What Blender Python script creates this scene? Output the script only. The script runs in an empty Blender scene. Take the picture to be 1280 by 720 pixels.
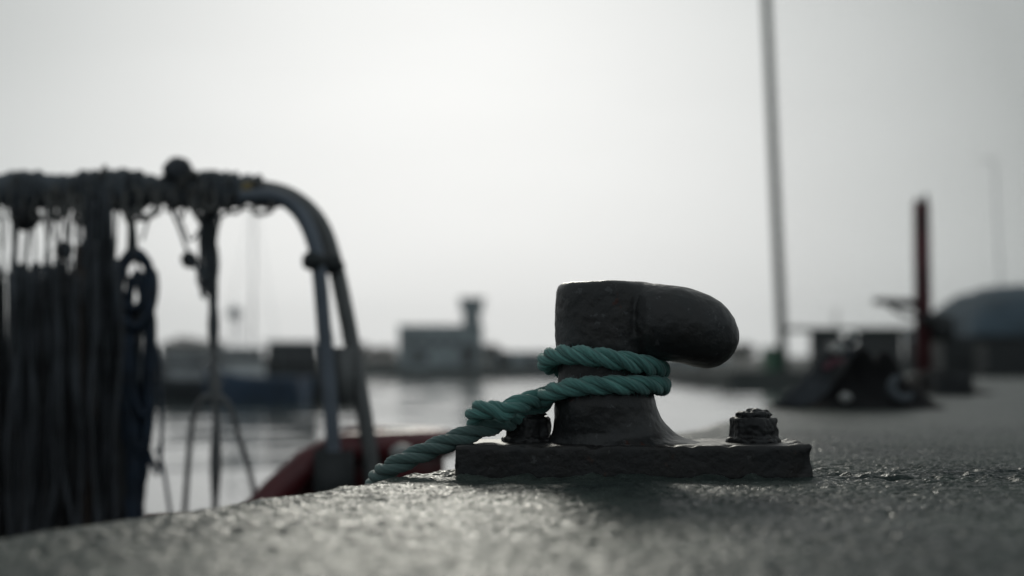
import bpy, bmesh, math, random
import numpy as np
from mathutils import Vector, Matrix, noise as mn
random.seed(7); rng = np.random.default_rng(7)
S = bpy.context.scene; COL = S.collection
R = math.radians
# ------------------------------------------------------------------ camera
CAMZ = 0.14; FPX = 1280*50/36; PITCH = math.atan((458-360)/FPX)
cd = bpy.data.cameras.new('camera'); cam = bpy.data.objects.new('camera', cd); COL.objects.link(cam)
cam.location = (0, 0, CAMZ); cam.rotation_euler = (R(90)+PITCH, 0, 0)
cd.lens = 50; cd.sensor_width = 36; cd.clip_start = 0.02; cd.clip_end = 6000
cd.dof.use_dof = True; cd.dof.focus_distance = 1.82; cd.dof.aperture_fstop = 2.2
S.camera = cam
def P(px, py, Y):
    """world point at depth Y that is seen at photo pixel px,py"""
    a = (px-640)/FPX; b = (360-py)/FPX
    dy = math.cos(PITCH)-b*math.sin(PITCH); dz = math.sin(PITCH)+b*math.cos(PITCH)
    return Vector((a*Y/dy, Y, CAMZ+dz*Y/dy))
# ------------------------------------------------------------------ helpers
def tag(o, label=None, cat=None, group=None, kind=None):
    if label: o['label'] = label
    if cat: o['category'] = cat
    if group: o['group'] = group
    if kind: o['kind'] = kind
    return o
def empty(name, loc, label, cat, group=None):
    o = bpy.data.objects.new(name, None); COL.objects.link(o); o.location = loc
    o.empty_display_size = .05
    return tag(o, label, cat, group)
def mesh_obj(name, me, mat, parent=None, smooth=True):
    o = bpy.data.objects.new(name, me); COL.objects.link(o)
    if mat and not me.materials: me.materials.append(mat)
    if smooth: me.polygons.foreach_set('use_smooth', [True]*len(me.polygons))
    if parent is not None:
        o.parent = parent; o.matrix_parent_inverse = Matrix.Translation(-parent_loc(parent))
    return o
def parent_loc(p):
    return p.location.copy() if p.type == 'EMPTY' else Vector((0, 0, 0))   # meshes carry world coordinates
class MB:
    def __init__(s): s.v = []; s.f = []; s.uv = None
    def add(s, vs, fs):
        n = len(s.v); s.v += [tuple(v) for v in vs]; s.f += [tuple(i+n for i in f) for f in fs]
    def box(s, c, d, rz=0, taper=1.0):
        x, y, z = d[0]/2, d[1]/2, d[2]/2; vs = []
        cz, sz = math.cos(rz), math.sin(rz)
        for k in (-1, 1):
            t = taper if k > 0 else 1
            for (a, b) in ((-1, -1), (1, -1), (1, 1), (-1, 1)):
                X, Y = a*x*t, b*y*t
                vs.append((c[0]+X*cz-Y*sz, c[1]+X*sz+Y*cz, c[2]+k*z))
        s.add(vs, [(3, 2, 1, 0), (4, 5, 6, 7), (0, 1, 5, 4), (1, 2, 6, 5), (2, 3, 7, 6), (3, 0, 4, 7)])
    def tube(s, pts, r, n=8, cap=True, wob=0):
        pts = [Vector(p) for p in pts]; m = len(pts)
        if not hasattr(r, '__len__'): r = [r]*m
        T = []
        for i in range(m):
            t = pts[min(i+1, m-1)]-pts[max(i-1, 0)]
            T.append(t.normalized() if t.length > 1e-9 else Vector((0, 0, 1)))
        u = T[0].orthogonal().normalized(); vs = []; fs = []
        for i in range(m):
            u = (u-T[i]*u.dot(T[i])); u = u.normalized() if u.length > 1e-6 else T[i].orthogonal().normalized()
            w = T[i].cross(u)
            for k in range(n):
                a = 2*math.pi*k/n; rr = r[i]*(1+(random.uniform(-wob, wob) if wob else 0))
                vs.append(pts[i]+(u*math.cos(a)+w*math.sin(a))*rr)
        for i in range(m-1):
            for k in range(n):
                k2 = (k+1) % n; fs.append((i*n+k, i*n+k2, (i+1)*n+k2, (i+1)*n+k))
        if cap: fs.append(tuple(range(n))[::-1]); fs.append(tuple((m-1)*n+k for k in range(n)))
        s.add(vs, fs)
    def ball(s, c, r, nu=16, nv=10, sc=(1, 1, 1)):
        vs = [(c[0], c[1], c[2]-r*sc[2])]; fs = []
        for j in range(1, nv):
            p = -math.pi/2+math.pi*j/nv
            for i in range(nu):
                a = 2*math.pi*i/nu
                vs.append((c[0]+r*sc[0]*math.cos(p)*math.cos(a), c[1]+r*sc[1]*math.cos(p)*math.sin(a), c[2]+r*sc[2]*math.sin(p)))
        vs.append((c[0], c[1], c[2]+r*sc[2])); top = len(vs)-1
        for i in range(nu):
            i2 = (i+1) % nu; fs.append((0, 1+i2, 1+i)); b = 1+(nv-2)*nu; fs.append((top, b+i, b+i2))
            for j in range(nv-2): fs.append((1+j*nu+i, 1+j*nu+i2, 1+(j+1)*nu+i2, 1+(j+1)*nu+i))
        s.add(vs, fs)
    def lathe(s, c, prof, n=48, fn=None):
        vs = []; fs = []
        for (r, z) in prof:
            for k in range(n):
                a = 2*math.pi*k/n; rr = r*(fn(a, z) if fn else 1)
                vs.append((c[0]+rr*math.cos(a), c[1]+rr*math.sin(a), c[2]+z))
        for i in range(len(prof)-1):
            for k in range(n):
                k2 = (k+1) % n; fs.append((i*n+k, i*n+k2, (i+1)*n+k2, (i+1)*n+k))
        fs.append(tuple(range(n))[::-1]); fs.append(tuple((len(prof)-1)*n+k for k in range(n)))
        s.add(vs, fs)
    def build(s, name, mat, parent=None, smooth=True):
        me = bpy.data.meshes.new(name); me.from_pydata(s.v, [], s.f); me.update()
        return mesh_obj(name, me, mat, parent, smooth)
def catmull(pts, per=12):
    pts = [Vector(p) for p in pts]; q = [pts[0]*2-pts[1]]+pts+[pts[-1]*2-pts[-2]]; out = []
    for i in range(1, len(q)-2):
        a, b, c, d = q[i-1], q[i], q[i+1], q[i+2]
        for k in range(per):
            t = k/per
            out.append(.5*((2*b)+(c-a)*t+(2*a-5*b+4*c-d)*t*t+(3*b-a-3*c+d)*t**3))
    out.append(pts[-1]); return out
def resample(pts, step):
    L = [0]
    for i in range(1, len(pts)): L.append(L[-1]+(pts[i]-pts[i-1]).length)
    n = max(2, int(L[-1]/step)); out = []; j = 0
    for k in range(n+1):
        t = L[-1]*k/n
        while j < len(L)-2 and L[j+1] < t: j += 1
        f = (t-L[j])/max(1e-9, L[j+1]-L[j]); out.append(pts[j].lerp(pts[j+1], min(1, f)))
    return out
def remeshed(mb, voxel, smooth_it, fn=None):
    """weld the collected solids into one skin; returns a mesh"""
    me = bpy.data.meshes.new('tmp'); me.from_pydata(mb.v, [], mb.f); me.update()
    o = bpy.data.objects.new('tmp', me); COL.objects.link(o)
    m = o.modifiers.new('r', 'REMESH'); m.mode = 'VOXEL'; m.voxel_size = voxel
    dg = bpy.context.evaluated_depsgraph_get(); dg.update()
    out = bpy.data.meshes.new_from_object(o.evaluated_get(dg))
    bpy.data.objects.remove(o); bpy.data.meshes.remove(me)
    bm = bmesh.new(); bm.from_mesh(out)
    for _ in range(smooth_it): bmesh.ops.smooth_vert(bm, verts=bm.verts, factor=.5, use_axis_x=True, use_axis_y=True, use_axis_z=True)
    bm.normal_update()
    if fn:
        dv = [(v, v.normal.copy()*fn(v.co)) for v in bm.verts]
        for v, d in dv: v.co += d
    bm.to_mesh(out); bm.free(); return out
# numpy value noise
def vnoise(x, y, seed):
    xi = np.floor(x).astype(np.int64); yi = np.floor(y).astype(np.int64); fx = x-xi; fy = y-yi
    fx = fx*fx*(3-2*fx); fy = fy*fy*(3-2*fy)
    def h(a, b):
        n = (a*374761393+b*668265263+seed*982451653) & 0xffffffff
        n = ((n ^ (n >> 13))*1274126177) & 0xffffffff
        return ((n ^ (n >> 16)) & 0xffff)/65535.0
    return (h(xi, yi)*(1-fx)+h(xi+1, yi)*fx)*(1-fy)+(h(xi, yi+1)*(1-fx)+h(xi+1, yi+1)*fx)*fy-.5
# ------------------------------------------------------------------ materials
def mat(name, col, rough=.6, metal=0, var=.25, vscale=8, bump=.2, bscale=60, bdist=.002, col2=None, spec=.5, contrast=None, patches=()):
    m = bpy.data.materials.new(name); m.use_nodes = True; nt = m.node_tree; N = nt.nodes; L = nt.links
    b = N['Principled BSDF']; b.inputs['Roughness'].default_value = rough; b.inputs['Metallic'].default_value = metal
    b.inputs['Specular IOR Level'].default_value = spec
    tc = N.new('ShaderNodeTexCoord'); src = tc.outputs['Object']
    n1 = N.new('ShaderNodeTexNoise'); n1.inputs['Scale'].default_value = vscale; n1.inputs['Detail'].default_value = 5
    L.new(src, n1.inputs['Vector'])
    mr = N.new('ShaderNodeMapRange'); lo, hi = contrast or (.3, .7)
    mr.inputs['From Min'].default_value = lo; mr.inputs['From Max'].default_value = hi
    L.new(n1.outputs['Fac'], mr.inputs['Value'])
    mx = N.new('ShaderNodeMix'); mx.data_type = 'RGBA'
    c2 = col2 or tuple(c*(1-var*1.4) for c in col)
    mx.inputs['A'].default_value = (*[min(1, c*(1+var*.5)) for c in col], 1); mx.inputs['B'].default_value = (*c2, 1)
    L.new(mr.outputs['Result'], mx.inputs['Factor']); out = mx.outputs['Result']
    for k, (pc, psc, thr) in enumerate(patches):     # worn and rusty spots with edges of their own
        pn = N.new('ShaderNodeTexNoise'); pn.inputs['Scale'].default_value = psc; pn.inputs['Detail'].default_value = 7; pn.inputs['Roughness'].default_value = .62; L.new(src, pn.inputs['Vector'])
        pm = N.new('ShaderNodeMapRange'); pm.inputs['From Min'].default_value = thr; pm.inputs['From Max'].default_value = thr+.035; L.new(pn.outputs['Fac'], pm.inputs['Value'])
        px_ = N.new('ShaderNodeMix'); px_.data_type = 'RGBA'; px_.inputs['B'].default_value = (*pc, 1); L.new(pm.outputs['Result'], px_.inputs['Factor']); L.new(out, px_.inputs['A']); out = px_.outputs['Result']
    L.new(out, b.inputs['Base Color'])
    if bump:
        n2 = N.new('ShaderNodeTexNoise'); n2.inputs['Scale'].default_value = bscale; n2.inputs['Detail'].default_value = 6
        L.new(src, n2.inputs['Vector'])
        bp = N.new('ShaderNodeBump'); bp.inputs['Strength'].default_value = bump; bp.inputs['Distance'].default_value = bdist
        L.new(n2.outputs['Fac'], bp.inputs['Height']); L.new(bp.outputs['Normal'], b.inputs['Normal'])
    return m
M = {}
M['iron'] = mat('black_cast_iron', (.019, .0205, .022), .38, 0, .35, 22, .5, 150, .0018, col2=(.024, .022, .021), spec=.42, patches=(((.05, .018, .013), 27, .65), ((.06, .061, .063), 52, .61)))
M['plate'] = mat('black_iron_plate', (.013, .0135, .0145), .48, 0, .3, 30, .5, 160, .0025, col2=(.017, .015, .014), spec=.4, patches=(((.032, .018, .013), 38, .64), ((.05, .05, .05), 60, .63)))
M['tube'] = mat('galvanised_tube', (.17, .175, .175), .6, .1, .3, 6)
M['bluetube'] = mat('blue_grey_tube', (.14, .165, .20), .55, .1, .25, 6)
M['netdark'] = mat('dark_net_twine', (.055, .062, .072), .8, 0, .5, 9)
M['netblack'] = mat('black_net_twine', (.042, .044, .048), .85, 0, .5, 9)
M['netgrey'] = mat('grey_blue_twine', (.10, .115, .13), .8, 0, .4, 9)
M['netbrown'] = mat('brown_twine', (.085, .065, .055), .85, 0, .4, 9)
M['navy'] = mat('navy_rope', (.016, .032, .058), .7, 0, .4, 14)
M['greyrope'] = mat('grey_rope', (.12, .12, .115), .8, 0, .4, 20)
M['hull_red'] = mat('red_hull_paint', (.105, .013, .017), .4, 0, .4, 5, .1)
M['white'] = mat('weathered_white_paint', (.62, .64, .64), .5, 0, .2, 3, .1)
M['palegrey'] = mat('pale_grey_paint', (.42, .44, .45), .5, 0, .25, 2, .1)
M['darkhull'] = mat('dark_hull_paint', (.035, .042, .05), .4, 0, .3, 2, .1)
M['bluehull'] = mat('blue_hull_paint', (.04, .075, .13), .4, 0, .3, 2, .1)
M['glass'] = mat('dark_window', (.03, .035, .04), .12, 0, .1, 2, 0)
M['green'] = mat('green_paint', (.02, .12, .06), .6, 0, .35, 2, .1)
M['greenpole'] = mat('green_pole_paint', (.006, .04, .028), .9, 0, .3, 1, .1)
M['redpost'] = mat('dark_red_paint', (.085, .016, .020), .6, 0, .4, 4, .2)
M['rubber'] = mat('black_rubber', (.02,.02,.022), .7, 0, .3, 12, .4, 60, .004)
M['tarp'] = mat('blue_tarpaulin', (.055, .085, .11), .95, 0, .3, 1.2, .5, 3, .08)
M['wall'] = mat('grey_render', (.33, .385, .40), .85, 0, .22, .25, .2, 2, .02)
M['wall2'] = mat('pale_render', (.24, .25, .25), .85, 0, .22, .2, .2, 2, .02)
M['roof'] = mat('dark_roofing', (.07, .075, .08), .8, 0, .3, .5, .2, 2, .02)
M['foliage'] = mat('foliage', (.035, .05, .035), .8, 0, .5, 1.2, .3, 4, .05)
M['bark'] = mat('bark', (.06, .05, .04), .9, 0, .3, 3)
M['floatwhite'] = mat('dull_white_plastic', (.30, .30, .29), .5, 0, .3, 20)
M['heap'] = mat('black_tarpaulin', (.009, .009, .010), .9, 0, .5, 9, spec=.15)
M['dark'] = mat('dark_grey_metal', (.022, .026, .028), .6, 0, .3, 3)
M['yellow'] = mat('yellow_tape', (.16, .12, .04), .6, 0, .3, 10)
M['pink'] = mat('faded_pink_twine', (.16, .06, .08), .8, 0, .3, 20)
M['weedwall'] = mat('weathered_dark_stone', (.05, .06, .058), .85, 0, .4, .6, .4, 4, .05)
# concrete
def concrete():
    m = bpy.data.materials.new('worn_concrete'); m.use_nodes = True; N = m.node_tree.nodes; L = m.node_tree.links
    b = N['Principled BSDF']; tc = N.new('ShaderNodeTexCoord'); o = tc.outputs['Object']
    def nz(s, d=6, r=.55):
        n = N.new('ShaderNodeTexNoise'); n.inputs['Scale'].default_value = s; n.inputs['Detail'].default_value = d; n.inputs['Roughness'].default_value = r
        L.new(o, n.inputs['Vector']); return n
    big, mid, fine = nz(2.6, 4), nz(28, 6), nz(420, 3)
    r1 = N.new('ShaderNodeValToRGB'); L.new(big.outputs['Fac'], r1.inputs['Fac'])
    r1.color_ramp.elements[0].position = .36; r1.color_ramp.elements[0].color = (.030, .041, .041, 1)
    r1.color_ramp.elements[1].position = .66; r1.color_ramp.elements[1].color = (.070, .088, .078, 1)
    r2 = N.new('ShaderNodeValToRGB'); L.new(mid.outputs['Fac'], r2.inputs['Fac'])
    r2.color_ramp.elements[0].position = .3; r2.color_ramp.elements[0].color = (.42, .43, .44, 1)
    r2.color_ramp.elements[1].position = .7; r2.color_ramp.elements[1].color = (1.15, 1.13, 1.08, 1)
    mx = N.new('ShaderNodeMix'); mx.data_type = 'RGBA'; mx.blend_type = 'MULTIPLY'; mx.inputs['Factor'].default_value = .9
    L.new(r1.outputs['Color'], mx.inputs['A']); L.new(r2.outputs['Color'], mx.inputs['B']); L.new(mx.outputs['Result'], b.inputs['Base Color'])
    rr = N.new('ShaderNodeMapRange'); rr.inputs['From Min'].default_value = .3; rr.inputs['From Max'].default_value = .7
    rr.inputs['To Min'].default_value = .30; rr.inputs['To Max'].default_value = .44
    L.new(mid.outputs['Fac'], rr.inputs['Value']); L.new(rr.outputs['Result'], b.inputs['Roughness'])
    vo = N.new('ShaderNodeTexVoronoi'); vo.inputs['Scale'].default_value = 210; L.new(o, vo.inputs['Vector'])
    ad = N.new('ShaderNodeMath'); ad.operation = 'MULTIPLY_ADD'; ad.inputs[1].default_value = .6; L.new(vo.outputs['Distance'], ad.inputs[0]); L.new(fine.outputs['Fac'], ad.inputs[2])
    bp = N.new('ShaderNodeBump'); bp.inputs['Strength'].default_value = .6; bp.inputs['Distance'].default_value = .0014
    L.new(ad.outputs[0], bp.inputs['Height']); L.new(bp.outputs['Normal'], b.inputs['Normal'])
    # glassy aggregate grains in a dull matrix
    gr = nz(260, 2); gm = N.new('ShaderNodeMapRange'); gm.inputs['From Min'].default_value = .56; gm.inputs['From Max'].default_value = .64; L.new(gr.outputs['Fac'], gm.inputs['Value'])
    gs = N.new('ShaderNodeMapRange'); gs.inputs['To Min'].default_value = .035; gs.inputs['To Max'].default_value = .42; L.new(gm.outputs['Result'], gs.inputs['Value']); L.new(gs.outputs['Result'], b.inputs['Specular IOR Level'])
    gq = N.new('ShaderNodeMath'); gq.operation = 'MULTIPLY_ADD'; gq.inputs[1].default_value = -.12; L.new(gm.outputs['Result'], gq.inputs[0]); L.new(rr.outputs['Result'], gq.inputs[2]); L.new(gq.outputs[0], b.inputs['Roughness'])
    return m
M['concrete'] = concrete()
def watermat():
    m = bpy.data.materials.new('harbour_water'); m.use_nodes = True; N = m.node_tree.nodes; L = m.node_tree.links
    b = N['Principled BSDF']; b.inputs['Base Color'].default_value = (.035, .05, .048, 1); b.inputs['Roughness'].default_value = .08
    b.inputs['IOR'].default_value = 1.34
    return m
M['water'] = watermat()
def ropemat(name, c1, c2):
    m = bpy.data.materials.new(name); m.use_nodes = True; N = m.node_tree.nodes; L = m.node_tree.links
    b = N['Principled BSDF']; b.inputs['Roughness'].default_value = .62
    b.inputs['Sheen Weight'].default_value = .25
    uv = N.new('ShaderNodeUVMap'); uv.uv_map = 'UVMap'
    w = N.new('ShaderNodeTexWave'); w.wave_type = 'BANDS'; w.bands_direction = 'DIAGONAL'; w.inputs['Scale'].default_value = 4.5; w.inputs['Distortion'].default_value = .8
    w.inputs['Detail'].default_value = 2
    mp = N.new('ShaderNodeMapping'); mp.inputs['Scale'].default_value = (1, 1, 1); L.new(uv.outputs[0], mp.inputs['Vector']); L.new(mp.outputs[0], w.inputs['Vector'])
    tc = N.new('ShaderNodeTexCoord'); n = N.new('ShaderNodeTexNoise'); n.inputs['Scale'].default_value = 1; n.inputs['Detail'].default_value = 6; m5 = N.new('ShaderNodeMapping'); m5.inputs['Scale'].default_value = (.22, 3.2, 1); L.new(uv.outputs[0], m5.inputs['Vector']); L.new(m5.outputs[0], n.inputs['Vector'])
    nf = N.new('ShaderNodeTexNoise'); nf.inputs['Scale'].default_value = 600; nf.inputs['Detail'].default_value = 2; L.new(tc.outputs['Object'], nf.inputs['Vector'])
    mr = N.new('ShaderNodeMapRange'); mr.inputs['From Min'].default_value = .38; mr.inputs['From Max'].default_value = .62; L.new(n.outputs['Fac'], mr.inputs['Value'])
    mx = N.new('ShaderNodeMix'); mx.data_type = 'RGBA'; mx.inputs['A'].default_value = (*c1, 1); mx.inputs['B'].default_value = (*c2, 1)
    L.new(mr.outputs['Result'], mx.inputs['Factor'])
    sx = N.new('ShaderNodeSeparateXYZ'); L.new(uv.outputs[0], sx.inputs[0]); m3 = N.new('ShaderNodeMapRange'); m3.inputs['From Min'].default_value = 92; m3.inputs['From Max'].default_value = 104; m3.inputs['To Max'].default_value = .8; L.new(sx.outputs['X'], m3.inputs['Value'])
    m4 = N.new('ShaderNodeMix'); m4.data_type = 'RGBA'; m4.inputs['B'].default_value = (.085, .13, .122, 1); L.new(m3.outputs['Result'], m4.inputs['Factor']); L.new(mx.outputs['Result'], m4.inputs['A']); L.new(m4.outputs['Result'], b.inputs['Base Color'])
    ad = N.new('ShaderNodeMath'); ad.operation = 'MULTIPLY_ADD'; ad.inputs[1].default_value = .5; L.new(nf.outputs['Fac'], ad.inputs[0]); L.new(w.outputs['Fac'], ad.inputs[2])
    bp = N.new('ShaderNodeBump'); bp.inputs['Strength'].default_value = .6; bp.inputs['Distance'].default_value = .0007
    L.new(ad.outputs[0], bp.inputs['Height']); L.new(bp.outputs['Normal'], b.inputs['Normal']); return m
M['teal'] = ropemat('teal_rope_fibre', (.12, .33, .295), (.05, .155, .142))
# ------------------------------------------------------------------ world and sun
SUN_EL = 23; SUN_AZ = -2   # degrees, azimuth from +Y towards +X
w = bpy.data.worlds.new('World'); S.world = w; w.use_nodes = True
N = w.node_tree.nodes; L = w.node_tree.links; bg = N['Background']
sky = N.new('ShaderNodeTexSky'); sky.sky_type = 'NISHITA'; sky.sun_disc = False
sky.sun_elevation = R(SUN_EL); sky.sun_rotation = R(SUN_AZ); sky.dust_density = 5; sky.air_density = 1.4
hs = N.new('ShaderNodeHueSaturation'); hs.inputs['Saturation'].default_value = .12; L.new(sky.outputs[0], hs.inputs['Color'])
# thin overcast veil: brightest round the hidden sun, darker behind the viewer
tc = N.new('ShaderNodeTexCoord')
dt = N.new('ShaderNodeVectorMath'); dt.operation = 'DOT_PRODUCT'
e0 = R(2.5); dt.inputs[1].default_value = (math.sin(R(-3))*math.cos(e0), math.cos(R(-3))*math.cos(e0), math.sin(e0))
L.new(tc.outputs['Generated'], dt.inputs[0])
ramp = N.new('ShaderNodeValToRGB'); cr = ramp.color_ramp
mr = N.new('ShaderNodeMapRange'); mr.inputs['From Min'].default_value = -1; L.new(dt.outputs['Value'], mr.inputs['Value']); L.new(mr.outputs['Result'], ramp.inputs['Fac'])
def el(pos, v, tint=(1, 1, 1)):
    e = cr.elements.new(pos); e.color = (v*tint[0], v*tint[1], v*tint[2], 1)
cr.elements[0].color = (.32, .36, .38, 1); cr.elements[1].color = (.85, .855, .84, 1)
el(.5, .33, (.90, 1, 1.03)); el(.8, .34, (.92, 1, 1.02)); el(.93, .38, (.95, 1, 1.0)); el(.957, .43, (.945, 1.0, .985)); el(.975, .60, (.965, 1.0, .985)); el(.99, .75, (.985, 1, .985))
clo = N.new('ShaderNodeTexNoise'); clo.inputs['Scale'].default_value = 2.2; clo.inputs['Detail'].default_value = 4
mp = N.new('ShaderNodeMapping'); mp.inputs['Scale'].default_value = (1, 1, 3.5); L.new(tc.outputs['Generated'], mp.inputs['Vector']); L.new(mp.outputs[0], clo.inputs['Vector'])
cm = N.new('ShaderNodeMapRange'); cm.inputs['From Min'].default_value = .3; cm.inputs['From Max'].default_value = .7; cm.inputs['To Min'].default_value = .95; cm.inputs['To Max'].default_value = 1.04
L.new(clo.outputs['Fac'], cm.inputs['Value'])
vm = N.new('ShaderNodeVectorMath'); vm.operation = 'SCALE'; L.new(ramp.outputs['Color'], vm.inputs[0]); L.new(cm.outputs['Result'], vm.inputs['Scale'])
# veil is divided by the background strength so that both share one Background node
STR = .06
sc = N.new('ShaderNodeVectorMath'); sc.operation = 'SCALE'; sc.inputs['Scale'].default_value = 1.04/STR; L.new(vm.outputs[0], sc.inputs[0])
mix = N.new('ShaderNodeMix'); mix.data_type = 'RGBA'; mix.inputs['Factor'].default_value = .95
L.new(hs.outputs['Color'], mix.inputs['A']); L.new(sc.outputs[0], mix.inputs['B'])
L.new(mix.outputs['Result'], bg.inputs['Color']); bg.inputs['Strength'].default_value = STR
sl = bpy.data.lights.new('sun', 'SUN'); sl.energy = .62; sl.angle = R(10); sl.color = (1, .97, .86)
so = bpy.data.objects.new('sun', sl); COL.objects.link(so)
d = Vector((math.sin(R(SUN_AZ))*math.cos(R(SUN_EL)), math.cos(R(SUN_AZ))*math.cos(R(SUN_EL)), math.sin(R(SUN_EL))))
so.rotation_euler = d.to_track_quat('Z', 'Y').to_euler()
S.view_settings.view_transform = 'Standard'; S.view_settings.look = 'None'; S.view_settings.gamma = 1; S.view_settings.exposure = 0
WZ = -.80     # water level
# ------------------------------------------------------------------ water, quay, jetty, far shore
def water():
    xs = np.concatenate([[-3000, -800, -200, -90], np.arange(-48, 34, .3), [60, 200, 800, 3000]]); ys = np.concatenate([[-200, -20], np.arange(1, 30, .14), np.arange(30, 122, .3), [140, 200, 500, 5000]])
    X, Y = np.meshgrid(xs, ys); k = ((X > -48) & (X < 33.5) & (Y > 1) & (Y < 121))
    h = vnoise(X*.55, Y*.9, 31)*.04+vnoise(X*1.3+4, Y*2.1, 32)*.022
    Z = WZ+h*k*np.clip(Y/25, .4, 1.4); n = len(xs); co = np.stack([X, Y, Z], -1).reshape(-1, 3)
    i = np.arange(len(ys)-1)[:, None]*n+np.arange(n-1)[None, :]; f = np.stack([i, i+1, i+n+1, i+n], -1).reshape(-1, 4)
    me = bpy.data.meshes.new('water'); me.from_pydata(co.tolist(), [], f.tolist()); me.update()
    return tag(mesh_obj('water', me, M['water']), kind='structure')
water()
EY = np.array([-8, 1.2, 1.79, 3.15, 4.6, 62]); EX = np.array([-8*.43-.946+.0, -.43, -.177, .385, .80, 18.2])
EX[0] = -.43-.43*9.2
def quay():
    ys = [-8, -4, -2, -1, -.4, 0, .3, .5, .62, .7]
    y = .7
    while y < 2.5: y += (.0021 if 1.45 < y < 2.15 else .0038); ys.append(y)
    st = .0038
    while y < 62: st *= 1.012; y += st; ys.append(min(y, 62))
    ys = np.array(ys)
    prof = [(0.02, -3.0), (0.01, -.9), (0.0, -.5), (0, -.2), (0, -.1), (0, -.06), (0, -.045)]
    Rr = .028
    for k in range(0, 9):
        a = math.pi/2*k/8; prof.append((Rr-Rr*math.cos(a), -Rr+Rr*math.sin(a)))
    v = Rr
    while v < 1.15: v += (.0026 if v < .8 else .0042); prof.append((v, 0))
    st = .0042
    while v < 220: st *= 1.10; v += st; prof.append((v, 0))
    pv = np.array([p[0] for p in prof]); pz = np.array([p[1] for p in prof])
    ex = np.interp(ys, EY, EX)
    # smooth the polyline corners
    for c, wd in ((3.15, .5), (4.6, .8)):
        m = np.abs(ys-c) < wd; ex[m] = .25*np.interp(ys[m]-wd*.6, EY, EX)+.5*ex[m]+.25*np.interp(ys[m]+wd*.6, EY, EX)
    ex = ex+vnoise(ys*2.2, ys*0, 3)*.02+vnoise(ys*9, ys*0, 4)*.010+vnoise(ys*33, ys*0, 5)*.005
    X = ex[:, None]+pv[None, :]; Y = np.repeat(ys[:, None], len(pv), 1); Z = np.repeat(pz[None, :], len(ys), 0)
    near = np.clip((7-Y)/4, 0, 1)*np.clip((3-pv[None, :])/1.5, 0, 1)
    h = vnoise(X*7, Y*7, 11)*.003+vnoise(X*24, Y*24, 12)*.0014+vnoise(X*75, Y*75, 13)*.0011*(.5+2*np.clip(vnoise(X*4, Y*4, 19)+.3, 0, 1))
    g = vnoise(X*170, Y*170, 14); g2 = vnoise(X*95+9, Y*95, 15)
    g3 = vnoise(X*330, Y*330, 18); h = h+np.maximum(g, -.1)*.0022+g3*.0016-np.maximum(g2-.26, 0)*.012
    msk = np.clip((X-.39)/.03, 0, 1)*near
    cy = 1.795+vnoise(X*9, X*0, 21)*.03+vnoise(X*40, X*0, 22)*.012
    h = h-.007*np.exp(-((Y-cy)/.007)**2)*msk*(.6+vnoise(X*12, X*0+3, 23))+np.exp(-((Y-1.83)/.16)**2)*msk*(vnoise(X*60, Y*60, 24)*.006-np.maximum(vnoise(X*34, Y*34, 25)-.15, 0)*.02)
    dxp = np.maximum(np.abs(X-.153)-.2245, 0); dyp = np.maximum(np.abs(Y-1.8735)-.0885, 0); dd = np.sqrt(dxp**2+dyp**2)
    h = h+np.exp(-(dd/.013)**2)*(.003+np.maximum(vnoise(X*50, Y*50, 26), -.2)*.009)+np.exp(-((X+.12)/.05)**2-((Y-1.86)/.08)**2)*np.maximum(vnoise(X*30, Y*30, 27)+.1, 0)*.012
    lip = np.exp(-(pv[None, :]/.05)**2)
    Z = Z+h*near-lip*np.abs(vnoise(X*14, Y*14, 16))*.010*near
    X = X+np.where(pz[None, :] < -.001, vnoise(Y*20, Z*20, 17)*.012, 0)*near
    # keep the ground level beneath the bollard foot
    ny, nv = Z.shape
    co = np.stack([X, Y, Z], -1).reshape(-1, 3)
    i = np.arange(ny-1)[:, None]*nv+np.arange(nv-1)[None, :]
    f = np.stack([i, i+1, i+nv+1, i+nv], -1).reshape(-1, 4)
    me = bpy.data.meshes.new('quay'); me.vertices.add(len(co)); me.vertices.foreach_set('co', co.ravel())
    me.loops.add(f.size); me.loops.foreach_set('vertex_index', f.ravel().astype(np.int32))
    me.polygons.add(len(f)); me.polygons.foreach_set('loop_start', np.arange(0, f.size, 4, dtype=np.int32))
    me.update(calc_edges=True); me.validate()
    return tag(mesh_obj('quay', me, M['concrete']), kind='structure')
quay()
b = MB(); x0 = P(912, 470, 58).x
b.box(((x0+260)/2, 58+30, -1.52), (260-x0, 60, 3.0)); o = b.build('jetty', M['weedwall'], smooth=False); tag(o, kind='structure')
# far shore: low terrain sheet with rocky front
def shore():   # walled in dark stone
    vs = []; fs = []; xs = np.linspace(-260, 420, 341); rows = [(116, -1.4), (118, -.5), (119, .05), (121, .3), (130, .45), (200, 1.2), (420, 3)]
    for (y, z) in rows:
        for x in xs:
            n = mn.noise(Vector((x*.7, y*.7, 0)))
            vs.append((x, y+n*.8, z+(n*.45 if y < 125 else n*.5)))
    nx = len(xs)
    for j in range(len(rows)-1):
        for i in range(nx-1): fs.append((j*nx+i, j*nx+i+1, (j+1)*nx+i+1, (j+1)*nx+i))
    b = MB(); b.add(vs, fs); return tag(b.build('far_shore', M['weedwall']), kind='structure')
shore()
def hill():
    vs = []; fs = []; xs = np.linspace(-480, 480, 160)
    for j, (y, k) in enumerate([(430, 0), (460, .6), (520, 1), (640, .3)]):
        for x in xs:
            hh = 3.2+2.5*mn.noise(Vector((x*.008, 3.3, 0)))+.8*mn.noise(Vector((x*.04, 1, 0)))
            vs.append((x, y, -1+max(2, hh)*k))
    for j in range(3):
        for i in range(159): fs.append((j*160+i, j*160+i+1, (j+1)*160+i+1, (j+1)*160+i))
    b = MB(); b.add(vs, fs); return tag(b.build('hill', M['foliage']), kind='structure')
hill()
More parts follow.
